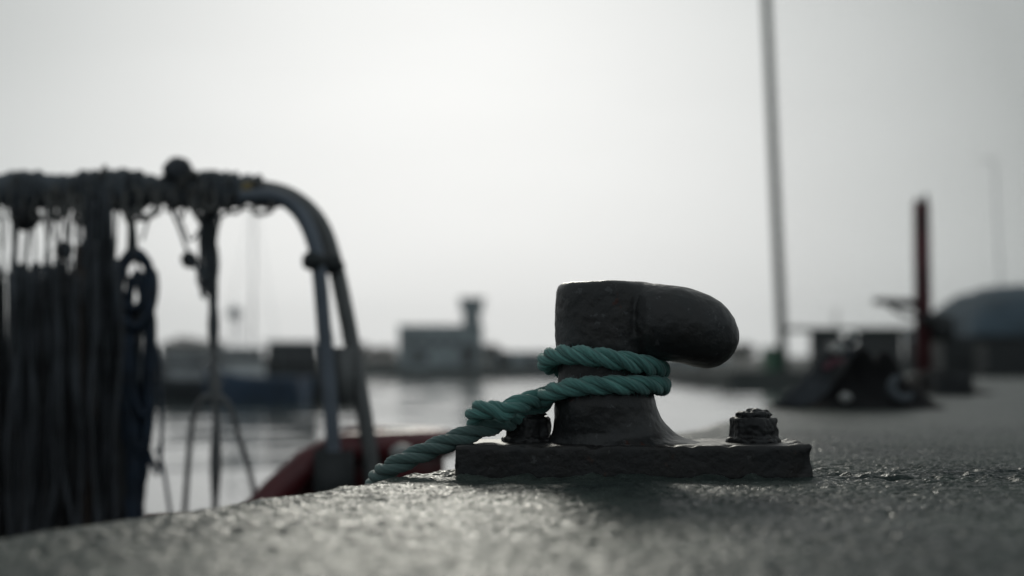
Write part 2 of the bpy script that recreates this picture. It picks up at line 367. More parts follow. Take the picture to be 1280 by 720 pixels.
def hazebox():
    b = MB(); b.box((0, 330, 12.5), (1000, 760, 32)); o = b.build('haze', None, smooth=False)
    m = bpy.data.materials.new('sea_haze'); m.use_nodes = True; N = m.node_tree.nodes; N.remove(N['Principled BSDF'])
    v = N.new('ShaderNodeVolumePrincipled'); v.inputs['Color'].default_value = (.93, .97, 1, 1); v.inputs['Density'].default_value = .0004; v.inputs['Anisotropy'].default_value = .35
    m.node_tree.links.new(v.outputs[0], N['Material Output'].inputs['Volume']); o.data.materials.append(m); tag(o, kind='stuff')
hazebox()
# ------------------------------------------------------------------ the bollard
BX, BY = .122, 1.87
bol = empty('mooring_bollard', (BX, BY, 0), 'squat black iron bollard with one rounded horn, bolted to the quay', 'bollard')
def rough(a1, s1, a2, s2, seed):
    def f(c):
        return a1*mn.noise(c*s1+Vector((seed, 0, 0)))+a2*mn.noise(c*s2+Vector((0, seed, 0)))
    return f
def platefn(c):
    d = .0010*mn.noise(c*30)+.0005*mn.noise(c*120)
    ed = max(0, 1-min(abs(c.z-.041), abs(c.x-.377), abs(c.x+.0715))/.007)*(abs(c.y-1.8735) > .07)
    d -= ed*max(0, mn.noise(c*55+Vector((9, 0, 0))))*.0075
    e = max(0, (c.x-.345)/.035)          # corroded right-hand end
    return d+min(1, e)*(.007*mn.noise(c*42+Vector((5, 0, 0)))+.003*mn.noise(c*110))
b = MB()
x0, x1 = -.0715, .377; y0, y1 = 1.785, 1.962
b.box(((x0+x1)/2, (y0+y1)/2, .019), (x1-x0, y1-y0, .044))
me = remeshed(b, .0028, 3, platefn); mesh_obj('base_plate', me, M['plate'], bol)
b = MB()
z = lambda y: (591-y)/951
prof = [(.124, .030), (.118, .040), (.098, .046), (.086, .052), (.077, .062), (.071, .074), (.067, .090), (.064, .105), (.0615, .12), (.0615, .14), (.0635, .16), (.0645, .18),
        (.065, .22), (.0645, .238), (.062, .2455), (.056, .2495), (.02, .2505)]
def flare(a, zz):   # wider towards the right-hand bolt, tighter towards the left one
    k = max(0, min(1, (.10-zz)/.06)); kk = k*k
    return 1+kk*(.12*math.cos(a)-.17*max(0, -math.cos(a))-.36*abs(math.sin(a)))
b.lathe((BX, BY, 0), prof, 64, flare)
# horn: flattened rounded lobe reaching right and a little towards the viewer
def lobe(p0, p1, r0, r1, n=14):
    pts = []; rs = []
    p0 = Vector(p0); p1 = Vector(p1); d = (p1-p0)
    for i in range(n): t = i/(n-1); pts.append(p0+d*t); rs.append(r0+(r1-r0)*t)
    dn = d.normalized()
    for k in range(1, 9):
        a = math.pi/2*k/8; pts.append(p1+dn*r1*math.sin(a)*.98); rs.append(max(.0005, r1*math.cos(a)))
    b.tube(pts, rs, 40)
prf = [(792, 354, 449, .040), (806, 353, 450, .0575), (828, 354.5, 451, .0625), (850, 357, 453.5, .0625), (868, 361.5, 458, .061), (884, 367.5, 460.5, .0575), (898, 375.5, 458, .052), (909, 385, 452, .044), (917, 396, 443, .034), (922, 407, 432, .020), (924.5, 416, 423, .006)]
vs = []; fs = []; nn = 40
for (px, yt, yb, dw) in prf:
    yc = 1.853; a_, b_ = P(px, yt, yc-.01), P(px, yb, yc-.01); cz = (a_.z+b_.z)/2; hz = (a_.z-b_.z)/2
    for k in range(nn):
        t = 2*math.pi*k/nn; c_, s_ = math.cos(t), math.sin(t)
        vs.append((a_.x, yc+dw*math.copysign(abs(c_)**.82, c_), cz+hz*math.copysign(abs(s_)**.82, s_)))
for i in range(len(prf)-1):
    for k in range(nn): fs.append((i*nn+k, i*nn+(k+1) % nn, (i+1)*nn+(k+1) % nn, (i+1)*nn+k))
fs.append(tuple(range(nn))[::-1]); fs.append(tuple((len(prf)-1)*nn+k for k in range(nn))); b.add(vs, fs)
me = remeshed(b, .0024, 4, rough(.0014, 24, .0007, 95, 3))
mesh_obj('post', me, M['iron'], bol)
def nut(x, y, seed):
    b = MB(); ang = .35+seed
    b.lathe((x, y, 0), [(.036, .036), (.0365, .0455), (.034, .047)], 30)
    hexf = lambda a, zz: 1/ max(.8, math.cos(((a+ang) % (math.pi/3))-math.pi/6)) * .94
    b.lathe((x, y, 0), [(.0285, .044), (.0295, .049), (.0295, .0705), (.0275, .0735)], 48, hexf)
    me = remeshed(b, .0016, 2, rough(.0022, 60, .0016, 150, seed)); n = mesh_obj('nut', me, M['plate'], bol)
    b = MB(); b.lathe((x-.001, y, 0), [(.0215, .06), (.0225, .078), (.021, .0805)], 24)
    b.box((x+.005, y-.003, .0800), (.034, .026, .008), .5, .6); b.box((x-.015, y+.002, .077), (.012, .018, .008), .1, .7)
    me = remeshed(b, .0013, 1, rough(.0025, 90, .001, 200, seed+4)); mesh_obj('bolt', me, M['plate'], n)
nut(.3165, 1.872, 1.0); nut(.022, 1.885, 2.4)
# ------------------------------------------------------------------ teal rope
def strand_rope(path, Rr, pitch, step=.0019, n=28, nst=3, phase=0):
    pts = resample(path, step); m = len(pts); MBv = []; F = []; UV = []
    T = [(pts[min(i+1, m-1)]-pts[max(i-1, 0)]).normalized() for i in range(m)]
    u = T[0].orthogonal().normalized(); fr = []
    for i in range(m):
        u = (u-T[i]*u.dot(T[i])).normalized(); fr.append((u.copy(), T[i].cross(u)))
    rs = Rr*.525; off = Rr*.495
    for s in range(nst):
        base = len(MBv); s_len = 0; cen = []
        for i in range(m):
            tw = 1+.12*mn.noise(Vector((i*.008, s*.3, phase)))
            a = phase+2*math.pi*s/nst+2*math.pi*(i*step)/pitch
            U, W = fr[i]; cen.append(pts[i]+(U*math.cos(a)+W*math.sin(a))*off*tw)
        TT = [(cen[min(i+1, m-1)]-cen[max(i-1, 0)]).normalized() for i in range(m)]
        for i in range(m):
            c = cen[i]; ax = (c-pts[i]).normalized(); q = (ax-TT[i]*ax.dot(TT[i])).normalized(); r2 = TT[i].cross(q)
            k0 = 1
            e = min(i, m-1-i)*step
            if e < .004: k0 = .55+.45*e/.004
            for k in range(n):
                al = 2*math.pi*k/n
                rr = rs*k0*(1+.06*math.cos(7*al-i*step*330)+.03*mn.noise(Vector((i*.05, k*.7, s*3.))))
                MBv.append(c+(q*math.cos(al)+r2*math.sin(al))*rr)
        for i in range(m-1):
            for k in range(n):
                k2 = (k+1) % n
                F.append((base+i*n+k, base+i*n+k2, base+(i+1)*n+k2, base+(i+1)*n+k))
                u0, u1 = i*step/.012, (i+1)*step/.012
                UV += [(u0, k/n*4), (u0, (k+1)/n*4), (u1, (k+1)/n*4), (u1, k/n*4)]
        F.append(tuple(base+k for k in range(n))[::-1]); UV += [(0, 0)]*n
        F.append(tuple(base+(m-1)*n+k for k in range(n))); UV += [(0, 0)]*n
    return MBv, F, UV
def rope_obj(name, path, Rr, pitch, mt, parent=None, **k):
    v, f, uv = strand_rope(path, Rr, pitch, **k)
    me = bpy.data.meshes.new(name); me.from_pydata([tuple(a) for a in v], [], f); l = me.uv_layers.new(name='UVMap')
    l.data.foreach_set('uv', [c for p in uv for c in p]); me.update()
    return mesh_obj(name, me, mt, parent)
def wrap(th, zz, r=.0735): a = R(th); return Vector((BX+r*math.cos(a)-.002, BY+r*math.sin(a), zz))
ctl = [P(621, 531, 1.872), P(603, 533, 1.868), P(593, 523, 1.845), P(598, 513, 1.822), P(612, 512, 1.812), P(628, 515, 1.815), P(645, 507, 1.826), P(662, 501, 1.845)]
ctl += [wrap(178, .100, .079), wrap(150, .104), wrap(120, .109), wrap(90, .115), wrap(60, .122), wrap(30, .129), wrap(0, .135, .075), wrap(-30, .139), wrap(-60, .144), wrap(-90, .150), wrap(-120, .1545), wrap(-150, .154, .0745), wrap(-180, .146, .0755),
        wrap(-210, .139), wrap(-240, .133), wrap(-270, .127), wrap(-300, .121), wrap(-330, .117), wrap(-360, .1145, .0765), wrap(-390, .1155, .076), wrap(-420, .1165), wrap(-450, .1165), wrap(-480, .1145), wrap(-505, .109, .0755), wrap(-525, .101, .079), wrap(-543, .091, .081)]
ctl += [P(662, 515, 1.872), P(645, 524, 1.868), P(622, 530, 1.848), P(600, 537, 1.838), P(570, 549, 1.83), P(535, 563, 1.822), P(502, 578, 1.816), P(484, 587, 1.825), P(472, 598, 1.86), P(466, 618, 1.91), P(462, 650, 1.97), P(460, 720, 2.1)]
ctl += [Vector((-.245, 2.5, -.32)), Vector((-.30, 3.2, -.34)), Vector((-.36, 3.9, -.24))]
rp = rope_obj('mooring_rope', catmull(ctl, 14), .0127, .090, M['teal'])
tag(rp, 'teal three-strand rope wound twice round the bollard neck and running over the quay edge', 'rope')
# loose fibres on the rope
b = MB(); path = resample(catmull(ctl, 14), .004)[:270]
for i in range(1500):
    c = random.choice(path); d = Vector((random.gauss(0, 1), random.gauss(0, 1), random.gauss(0, 1))).normalized()
    p0 = c+d*.0120; p1 = p0+(d+Vector((random.gauss(0, .6), random.gauss(0, .6), random.gauss(0, .6)))).normalized()*random.uniform(.002, .0055)
    b.tube([p0, (p0+p1)/2+d*.0006, p1], .00014, 3, False)
b.build('loose_fibres', M['teal'], rp)
# ------------------------------------------------------------------ near boat with gantry
def hull_mesh(L, beam, zk, sheer, bfn=None, n=24, m=10, thick=.03):
    """stations from stern x=0 to bow x=L; sheer(t) gives rim height"""
    vs = []; fs = []
    for i in range(n+1):
        t = i/n; bw = beam/2*((1-max(0, (t-.45)/.55)**2.2)**.75 if t < 1 else 0)*(0.85+.15*min(1, t*4)); bw = max(.004, bw)
        s = sheer(t); kz = zk+max(0, t-.75)**2*(s-zk)*6
        for side in (1, -1):
            row = []
            for j in range(m+1):
                a = j/m; y = bw*(a**.5)*(.75+.25*a); zz = kz+(s-kz)*a**1.5
                row.append((L*t, side*y, zz))
            if side == -1: row = row[::-1][:-1]; pts = right+[]; full = row+right if False else row; 
            else: right = row
        vs += full+right
    w = 2*m+1
    for i in range(n):
        for j in range(w-1): fs.append((i*w+j, i*w+j+1, (i+1)*w+j+1, (i+1)*w+j))
    fs.append(tuple(range(w)))
    return vs, fs
def xf(vs, loc, rz):
    c, s = math.cos(rz), math.sin(rz)
    return [(loc[0]+v[0]*c-v[1]*s, loc[1]+v[0]*s+v[1]*c, loc[2]+v[2]) for v in vs]
bo = empty('fishing_boat', (-1.7, 4.1, WZ), 'small red-hulled boat alongside the quay, carrying a tubular gantry hung with nets', 'boat')
Lb = 3.3
def sh(t): 
    x = t*Lb; q = max(0, min(1, (x-2.6)/.42)); return .40+.31*q*q*(3-2*q)
vs, fs = hull_mesh(Lb, 1.25, -.2, sh, n=44)
b = MB(); b.add(xf(vs, (-3.50, 4.15, WZ), R(2)), fs); o = b.build('hull', M['hull_red'], bo)
md = o.modifiers.new('s', 'SOLIDIFY'); md.thickness = .03
def rim(side, n=44):
    out = []
    for i in range(n+1):
        t = i/n; bw = 1.25/2*((1-max(0, (t-.45)/.55)**2.2)**.75)*(0.85+.15*min(1, t*4))
        out.append((Lb*t, side*bw, sh(t)))
    return out
b = MB()
b.tube([Vector(v) for v in xf(rim(1)+rim(-1)[::-1][1:], (-3.50, 4.15, WZ), R(2))], .045, 10)
b.build('gunwale', M['hull_red'], bo)
b = MB(); dk = [(x, y*.93, .26) for (x, y, _) in rim(1)]+[(x, y*.93, .26) for (x, y, _) in rim(-1)][::-1]
b.add(xf(dk, (-3.50, 4.15, WZ), R(2)), [tuple(range(len(dk)))]); b.build('deck', M['dark'], bo, smooth=False)
Yg = 4.0
def path(pp, Y=Yg, per=8): return catmull([P(p[0], p[1], p[2] if len(p) > 2 else Y) for p in pp], per)
b = MB(); b.tube(path([(-420, 250), (-100, 241), (100, 238), (250, 234), (330, 236), (372, 250), (402, 282), (420, 335), (434, 400), (447, 470), (460, 550), (472, 660)]), .0235, 12)
gan = b.build('gantry', M['tube'], bo)
b = MB(); b.tube(path([(300, 246), (345, 246), (374, 266), (391, 300), (399, 340), (406, 420), (413, 500), (417, 580), (420, 665)], 3.93), .021, 12); b.build('brace_tube', M['bluetube'], gan)
b = MB(); b.tube([P(386, 326, 3.9), P(404, 328, 3.95)], .026, 12); b.tube([P(394, 338, 3.93), P(426, 332, 4)], .018, 10); b.box(P(412, 330, 3.96), (.06, .04, .045), .2); b.build('clamp', M['dark'], gan)
b = MB(); b.box(P(428, 470, 3.97), (.062, .03, .16)); b.build('gusset_plate', M['tube'], gan)
b = MB(); b.box(P(418, 605, 3.93), (.10, .10, .18)); b.tube([P(418, 600, 3.93), P(400, 560, 3.93)], .02, 8); b.build('foot', M['dark'], gan)
b = MB(); b.tube(path([(264, 236), (267, 330), (267, 430), (270, 530), (268, 680)], 4.02), [.013+.004*math.sin(i) for i in range(33)], 10); b.build('leg', M['tube'], gan)
b = MB(); b.tube(path([(268, 494), (252, 500), (241, 525), (236, 570), (228, 680)], 4.02), .0085, 8); b.tube(path([(272, 492), (288, 510), (300, 550), (312, 590), (334, 680)], 4.02), .0085, 8); b.build('brace', M['tube'], gan)
b = MB(); b.tube([P(-380, 240, 4.0), P(-380, 700, 4.0)], .0235, 10); b.build('leg', M['tube'], gan)
b = MB(); b.ball(P(455, 552, 4.02), .02, 12, 8); b.build('fitting', M['floatwhite'], bo)
b = MB(); b.ball(P(503, 566, 3.9), .035, 14, 10, (1, 1, .7)); b.build('fitting', M['floatwhite'], bo)
b = MB(); c = P(516, 552, 4.35); b.tube([c+Vector((-.08, 0, 0)), c+Vector((.05, 0, -.01)), c+Vector((.09, 0, -.02))], [.045, .045, .01], 14); tag(b.build('fender', M['palegrey']), 'pale blue-grey fender lying on the bow of the red boat', 'fender')
# things hung on the gantry --------------------------------------------------
def strands(b, x0, x1, ytop, ybot, Y, n, r, spread=10, Yd=.07, wav=5, swell=0):
    for i in range(n):
        t = random.random(); xa = x0+(x1-x0)*t; ph = random.uniform(0, 6.28); yd = Y+random.uniform(-Yd, Yd)
        yt = ytop+random.uniform(-14, 30)*(1 if swell else .2); yb = ybot+random.uniform(-6, 30); pts = []
        m = 9
        for k in range(m+1):
            f = k/m; sx = (xa-(x0+x1)/2)*(1+swell*math.sin(f*math.pi)) + (x0+x1)/2
            pts.append(P(sx+wav*math.sin(ph+f*random.uniform(3, 5))*.6+random.uniform(-1, 1)*spread*.15, yt+(yb-yt)*f, yd))
        b.tube(catmull(pts, 3), r*random.uniform(.7, 1.3), 5)
def drape(b, x, Y=Yg, rr=.035, n=5, r=.006, w=12):
    """turns of twine lashed round the top tube"""
    for i in range(n):
        c = P(x+random.uniform(-w, w), 238, Y); tilt = random.uniform(-.3, .3); q = rr*random.uniform(.85, 1.15)
        b.tube([c+Vector((tilt*q*math.cos(a), q*math.sin(a), q*math.cos(a)*1.05)) for a in [k*2*math.pi/14 for k in range(15)]], r, 5, False)
def bundle(label, x0, x1, ytop, ybot, mt, cords, n=70, r=.006, group='dark net bundles hung from the gantry', ycord=236, swell=.1, lash=4, rr=.036):
    o = empty('net_bundle', P((x0+x1)/2, ytop, Yg), label, 'net', group)
    b = MB(); strands(b, x0, x1, ytop, ybot, Yg, n, r, swell=swell)
    b.tube([P((x0+x1)/2, ytop-2, Yg), P((x0+x1)/2, ytop+45, Yg), P((x0+x1)/2, (ytop+ybot)/2, Yg), P((x0+x1)/2, ybot, Yg)], [.01, (x1-x0)/2*.6/444, (x1-x0)/2*.85/444, (x1-x0)/2*.8/444], 10, wob=.12)
    b.build('netting', mt, o)
    b = MB()
    for _ in range(4):
        xa = random.uniform(x0, x1); xb = xa+random.uniform(-14, 14); b.tube(catmull([P(xa, ycord+6, Yg-.03), P((xa+xb)/2+random.uniform(-9, 9), (ycord+ytop)/2, Yg-.05), P(xb, ytop+10, Yg-.06), P(xb+random.uniform(-10, 10), ytop+random.uniform(60, 200), Yg-.09)], 6), random.uniform(.002, .0045), 5)
    for (xa, xb, rc) in cords:
        pts = [P(xa, ycord, Yg-.03), P(xa+(xb-xa)*.3+random.uniform(-3, 3), ycord+(ytop-ycord)*.35, Yg-.02), P(xa+(xb-xa)*.7+random.uniform(-3, 3), ycord+(ytop-ycord)*.7, Yg), P(xb, ytop+12, Yg)]
        b.tube(catmull(pts, 5), rc, 6)
    for (xa, xb, rc) in cords[:3]: drape(b, xa, n=lash, rr=rr)
    b.build('hanging_cord', M['netgrey'], o); return o
bundle('dark net bundle at the left end of the gantry, hanging on thin pale cords', -60, 22, 345, 690, M['netblack'], [(-40, -30, .004), (-14, -20, .004), (8, 2, .0035), (14, 16, .004)], lash=5)
bundle('bluish-black net bundle hanging below a dark knot of cord, second from the left', 14, 66, 340, 690, M['netdark'], [(22, 20, .004), (38, 30, .006), (46, 44, .0035), (55, 62, .004), (60, 58, .0035)], lash=6, rr=.045)
bundle('black net bundle under a cluster of fine cords, left of the brown net', 56, 104, 338, 690, M['netblack'], [(62, 74, .0035), (70, 78, .004), (76, 72, .0035), (84, 90, .003), (80, 84, .004)])
bundle('thick dark net gathered right up to the gantry tube, beside the navy coil', 112, 136, 250, 690, M['netdark'], [(114, 116, .009), (124, 124, .012), (132, 130, .010)], n=90, lash=8, rr=.046, swell=.2)
bundle('brownish net bundle hanging between two darker ones', 100, 118, 318, 690, M['netbrown'], [(98, 98, .004), (104, 106, .005), (110, 104, .004)], n=40, lash=4)
bundle('wide black net bundle hanging low behind the navy rope coil', 128, 172, 395, 640, M['netblack'], [(146, 140, .004), (160, 162, .005)], n=80, lash=6, rr=.045)
# small dark knots and balls on cords
def clump(name, label, cat, px, py, r, mt, group=None, Y=3.97, sc=(1, 1, .8)):
    b = MB(); c = P(px, py, Y); b.ball(c, r, 14, 10, sc)
    for k in range(7):
        a0 = random.uniform(0, 6.28); ax = Vector((random.gauss(0, 1), random.gauss(0, 1), random.gauss(0, 1))).normalized(); u = ax.orthogonal().normalized(); v = ax.cross(u)
        b.tube([c+(u*math.cos(a)+v*math.sin(a))*r*1.0 for a in [a0+i*.5 for i in range(13)]], r*.28, 5)
    return tag(b.build(name, mt), label, cat, group)
clump('cord_knot', 'dark lump of knotted cord just under the gantry near the left edge', 'knot', 32, 272, .032, M['netblack'], sc=(1.5, 1, .6))
clump('cord_knot', 'small dark knot halfway down the fine cords', 'knot', 80, 313, .022, M['netblack'])
clump('cord_knot', 'dark knot at the low end of the slanting cord beside the middle leg', 'knot', 237, 325, .020, M['netblack'])
# navy coil
sr = empty('rope_loops', P(70, 340, Yg), 'slack blue-grey rope loops hanging in front of the dark net bundles', 'rope')
b = MB()
for pp in [[(66, 330), (70, 420), (66, 520), (72, 590), (52, 690)], [(70, 332), (76, 430), (74, 530), (80, 590), (104, 690)], [(40, 340), (36, 430), (44, 520), (30, 690)], [(118, 300), (122, 400), (116, 500), (126, 690)], [(146, 330), (150, 430), (142, 540), (148, 690)], [(98, 345), (94, 470), (102, 560), (96, 690)], [(14, 350), (20, 460), (10, 560), (16, 690)]]:
    for q in range(3): b.tube(catmull([P(p[0]+random.uniform(-4, 4), p[1]+random.uniform(-8, 8), 3.86+random.uniform(-.02, .02)) for p in pp], 6), random.uniform(.004, .008), 6)
b.build('rope_strand', M['netdark'], sr)
nv = empty('rope_coil', P(168, 240, Yg), 'navy blue rope coil hung from the gantry, long loops trailing below', 'rope')
b = MB()
def loop(cx, ytop, ybot, wd, Y, r, lean=0, n=26):
    pts = []
    for k in range(n+1):
        a = 2*math.pi*k/n; pts.append(P(cx+wd*math.sin(a)*(1+.15*math.sin(2*a))+lean*(1-math.cos(a))/2+random.uniform(-1, 1), ytop+(ybot-ytop)*(1-math.cos(a))/2, Y+.02*math.cos(a)))
    b.tube(pts, r, 6, False)
for k in range(9): loop(168+random.uniform(-3, 3), 318+random.uniform(-6, 6), 392+random.uniform(-8, 25), 20+random.uniform(-5, 7), 3.95+random.uniform(-.04, .04), .009)
for k in range(8): loop(170+random.uniform(-3, 3), 345+random.uniform(-6, 10), 560+random.uniform(-50, 50), 15+random.uniform(-6, 6), 3.96+random.uniform(-.05, .05), .008, lean=10)
for k in range(3): loop(186, 410+random.uniform(-6, 10), 600+random.uniform(-20, 15), 12+random.uniform(-3, 3), 3.96+random.uniform(-.03, .03), .005, lean=10)
b.tube(catmull([P(158, 420, 3.95), P(165, 520, 3.95), P(170, 600, 3.95), P(160, 690, 3.95)], 6), .03, 8, wob=.2)
b.build('loops', M['navy'], nv)
b = MB(); b.tube(catmull([P(166, 238, 3.97), P(164, 270, 3.97), P(167, 300, 3.96), P(168, 325, 3.95)], 5), .011, 8); drape(b, 166, n=7, rr=.044); b.build('hanging_cord', M['netdark'], nv)
b = MB(); b.tube(catmull([P(196, 560, 3.9), P(205, 590, 3.9), P(214, 650, 3.9)], 6), .006, 6); b.build('tail_end', M['navy'], nv)
# slack cords round the middle leg
ct = empty('cord_tangle', P(262, 240, Yg), 'tangle of slack grey cords looped between the gantry tube and its middle leg', 'cord')
b = MB()
for pp in [[(205, 246), (222, 280), (236, 318), (252, 345), (262, 338)], [(214, 246), (226, 275), (240, 300), (262, 262)], [(200, 250), (188, 268), (178, 300)], [(246, 246), (252, 300), (247, 350), (256, 352), (262, 310)],
           [(262, 250), (276, 270), (296, 252), (306, 242)], [(270, 250), (282, 262), (300, 250), (316, 242)], [(240, 246), (250, 262), (270, 262), (286, 248)], [(258, 250), (254, 290), (260, 340), (264, 420)], [(272, 250), (264, 300), (271, 360), (266, 430)],
           [(232, 250), (246, 268), (262, 270)], [(280, 250), (270, 275), (262, 300)]]:
    b.tube(catmull([P(p[0], p[1], 3.96+random.uniform(-.03, .03)) for p in pp], 6), random.uniform(.0035, .006), 6)
strands(b, 252, 270, 256, 345, 3.97, 14, .005, Yd=.03)
b.build('slack_cord', M['netgrey'], ct)
b = MB()
for x in range(190, 330, 7): drape(b, x, n=3, rr=.030+.014*math.exp(-((x-262)/45)**2)+random.uniform(-.003, .003), w=5, r=.007)
b.build('lashing', M['netgrey'], ct)
pt = empty('loose_cords', P(120, 225, Yg), 'pale tangled cord ends and short loops sticking out around the gantry tube', 'cord')
b = MB()
for k in range(46):
    x = random.uniform(-30, 345); q = random.uniform(6, 26); y0 = 236+random.uniform(-14, 14)
    if random.random() < .45: pts = [P(x, y0, Yg-.05), P(x+random.uniform(-8, 8), 250+q, Yg-.07), P(x+random.uniform(6, 22), 252+q*.8, Yg-.06), P(x+random.uniform(10, 26), y0, Yg-.04)]
    else: pts = [P(x, y0, Yg-.05), P(x+random.uniform(-12, 12), y0-random.uniform(6, 20) if random.random() < .3 else 258, Yg-.06), P(x+random.uniform(-22, 22), y0+random.uniform(-10, 34), Yg-.03)]
    b.tube(catmull(pts, 6), random.uniform(.003, .0075), 5)
b.build('cord_end', M['greyrope'], pt)
lg = empty('rope_lashing', P(80, 238, Yg), 'thick grey twine lashing wound along the left length of the gantry tube', 'lashing')
b = MB()
for x in range(-60, 196, 6):
    drape(b, x, n=2, rr=.036+.013*mn.noise(Vector((x*.02, 5, 0)))+(.012 if 110 < x < 165 else 0), w=5, r=.008)
b.build('turns', M['netgrey'], lg)
clump('float_ball', 'dark round float perched on top of the gantry tube', 'float', 222, 214, .034, M['netdark'], sc=(1, 1, .95))
b = MB(); 
for k in range(4):
    c = P(306+k*3, 241, 3.95); b.tube([c+Vector((0, .03*math.sin(a), .028*math.cos(a))) for a in [i*.5 for i in range(14)]], .004, 5)
tag(b.build('tape_band', M['yellow']), 'yellow tape band round the gantry tube by the bend', 'tape')
# ------------------------------------------------------------------ net heap on the quay
hp = empty('net_heap', (1.15, 4.78, 0), 'black heap of nets and tarpaulin dumped at the quay edge right of the bollard', 'net')
def heap(cx, cy, ax, ay, hgt, peaks, nx=90, ny=60, seed=0, folds=.018):
    vs = []; fs = []
    for j in range(ny+1):
        for i in range(nx+1):
            u = -1+2*i/nx; v = -1+2*j/ny; x = cx+u*ax; y = cy+v*ay
            rr = (abs(u)**2.2+abs(v)**2.2)
            e = max(0, 1-rr)**.6
            s = 0
            for (pu, pv, ph, pw) in peaks: s = max(s, ph*math.exp(-((u-pu)**2+(v-pv)**2*.8)/pw))
            f = mn.noise(Vector((x*9, y*9, seed)))*.5+mn.noise(Vector((x*23, y*23, seed)))*.35+abs(mn.noise(Vector((x*15, y*5, seed+3))))*.8
            vs.append((x+.01*mn.noise(Vector((y*20, x*8, 2))), y, .003+e*(s*hgt+folds*f)-(.01 if e <= 0 else 0)))
    for j in range(ny):
        for i in range(nx): fs.append((j*(nx+1)+i, j*(nx+1)+i+1, (j+1)*(nx+1)+i+1, (j+1)*(nx+1)+i))
    b = MB(); b.add(vs, fs); return b
def gx(px, Y): return (px-640)/FPX*Y
b = heap(gx(1073, 4.8), 4.85, .29, .27, .215, [(.05, 0, .98, .10), (.36, 0, .93, .09), (-.25, -.1, .72, .12), (.62, 0, .5, .10), (-.65, -.2, .30, .2)], seed=1)
b.build('tarpaulin', M['heap'], hp)
b = MB()
for k in range(120):   # netting strands pulled down the left slope
    t = random.random(); x1 = 968+random.uniform(0, 40); xt = 1045+random.uniform(-12, 30)
    pts = [P(x1, 508+random.uniform(-3, 3), 4.62), P(x1+28, 490-random.uniform(0, 10), 4.65), P((x1+xt)/2+10, 466-random.uniform(-6, 10), 4.7), P(xt, 434-random.uniform(-6, 12), 4.78)]
    b.tube(catmull(pts, 4), .0022, 4)
b.build('netting', M['netdark'], hp)
b = MB()
for k in range(5): 
    c = P(1132+random.uniform(-3, 3), 484+random.uniform(-3, 3), 4.6)
    b.tube([c+Vector((.036*math.cos(a)*(1+.05*k), .004*k, .034*math.sin(a)*(1+.05*k))) for a in [i*.42+2 for i in range(9)]], .008, 6)
tag(b.build('rope_ring', M['netgrey']), 'pale grey loop of rope on the front of the black net heap', 'rope')
def flt(px, py, Y, r, label, m='floatwhite'):
    b = MB(); c = P(px, py, Y); b.ball(c, r, 18, 12, (1, 1, .9)); b.tube([c+Vector((-r*1.15, 0, 0)), c+Vector((r*1.15, 0, 0))], r*.25, 8); tag(b.build('net_float', M[m]), label, 'float', 'floats on the net heap')
flt(1057, 497, 4.55, .019, 'small dull white float at the foot of the net heap')
flt(1046, 437, 4.72, .026, 'grey-white float on the upper left shoulder of the net heap')
flt(1064, 424, 4.80, .022, 'pale float sitting highest on the net heap')
b = MB()
for k in range(6): b.tube(catmull([P(1032+random.uniform(-5, 5), 462, 4.66), P(1040, 454+random.uniform(-4, 4), 4.66), P(1052+random.uniform(-4, 6), 450, 4.66)], 4), .004, 5)
tag(b.build('twine_scrap', M['pink']), 'scrap of faded pink twine on the left slope of the net heap', 'twine')
h2 = empty('net_heap', (2.25, 7.5, 0), 'low dark heap of gear behind the larger net heap, before the red post', 'net')
heap(gx(1165, 7.4), 7.4, .30, .3, .12, [(0, 0, 1, .4)], 40, 30, seed=4).build('tarpaulin', M['heap'], h2)
b = MB(); c = Vector((gx(1190, 7.0), 7.0, .0))
for k in range(5): b.tube([c+Vector((.09*math.cos(a), .08*math.sin(a), .012+k*.02)) for a in [i*.45 for i in range(15)]], .011, 6, False)
tag(b.build('rope_coil', M['netblack']), 'flat coil of black rope lying on the quay to the right of the net heaps', 'rope')
# ------------------------------------------------------------------ red post with folded arm
X12 = gx(1154, 12)
rpz = empty('crane_post', (X12, 12, 0), 'dark red steel post with a folded arm, standing behind the black net heap', 'post')
b = MB(); b.tube([(X12, 12, 0), (X12, 12, 1.53)], .070, 20); b.build('column', M['redpost'], rpz)
b = MB(); b.lathe((X12, 12, 0), [(.14, 0), (.14, .03), (.09, .035)], 24); b.build('base_flange', M['redpost'], rpz)
b = MB(); b.tube([(X12+.03, 12, 1.52), (X12+.04, 12, 1.60)], .02, 10); b.tube([(X12-.05, 12, 1.53), (X12-.02, 12, 1.56)], .015, 8); b.build('top_pin', M['dark'], rpz)
b = MB(); pa = P(1148, 380, 12); pb = P(1092, 376, 12); b.tube([pa, pb], [.045, .028], 10); b.tube([P(1110, 380, 12), P(1125, 392, 12), P(1150, 398, 12)], .02, 8); b.build('arm', M['dark'], rpz)
b = MB(); b.tube([P(1152, 400, 11.9), P(1180, 398, 11.9)], .05, 12); b.box(P(1178, 412, 11.9), (.14, .2, .2)); b.build('winch', M['dark'], rpz)
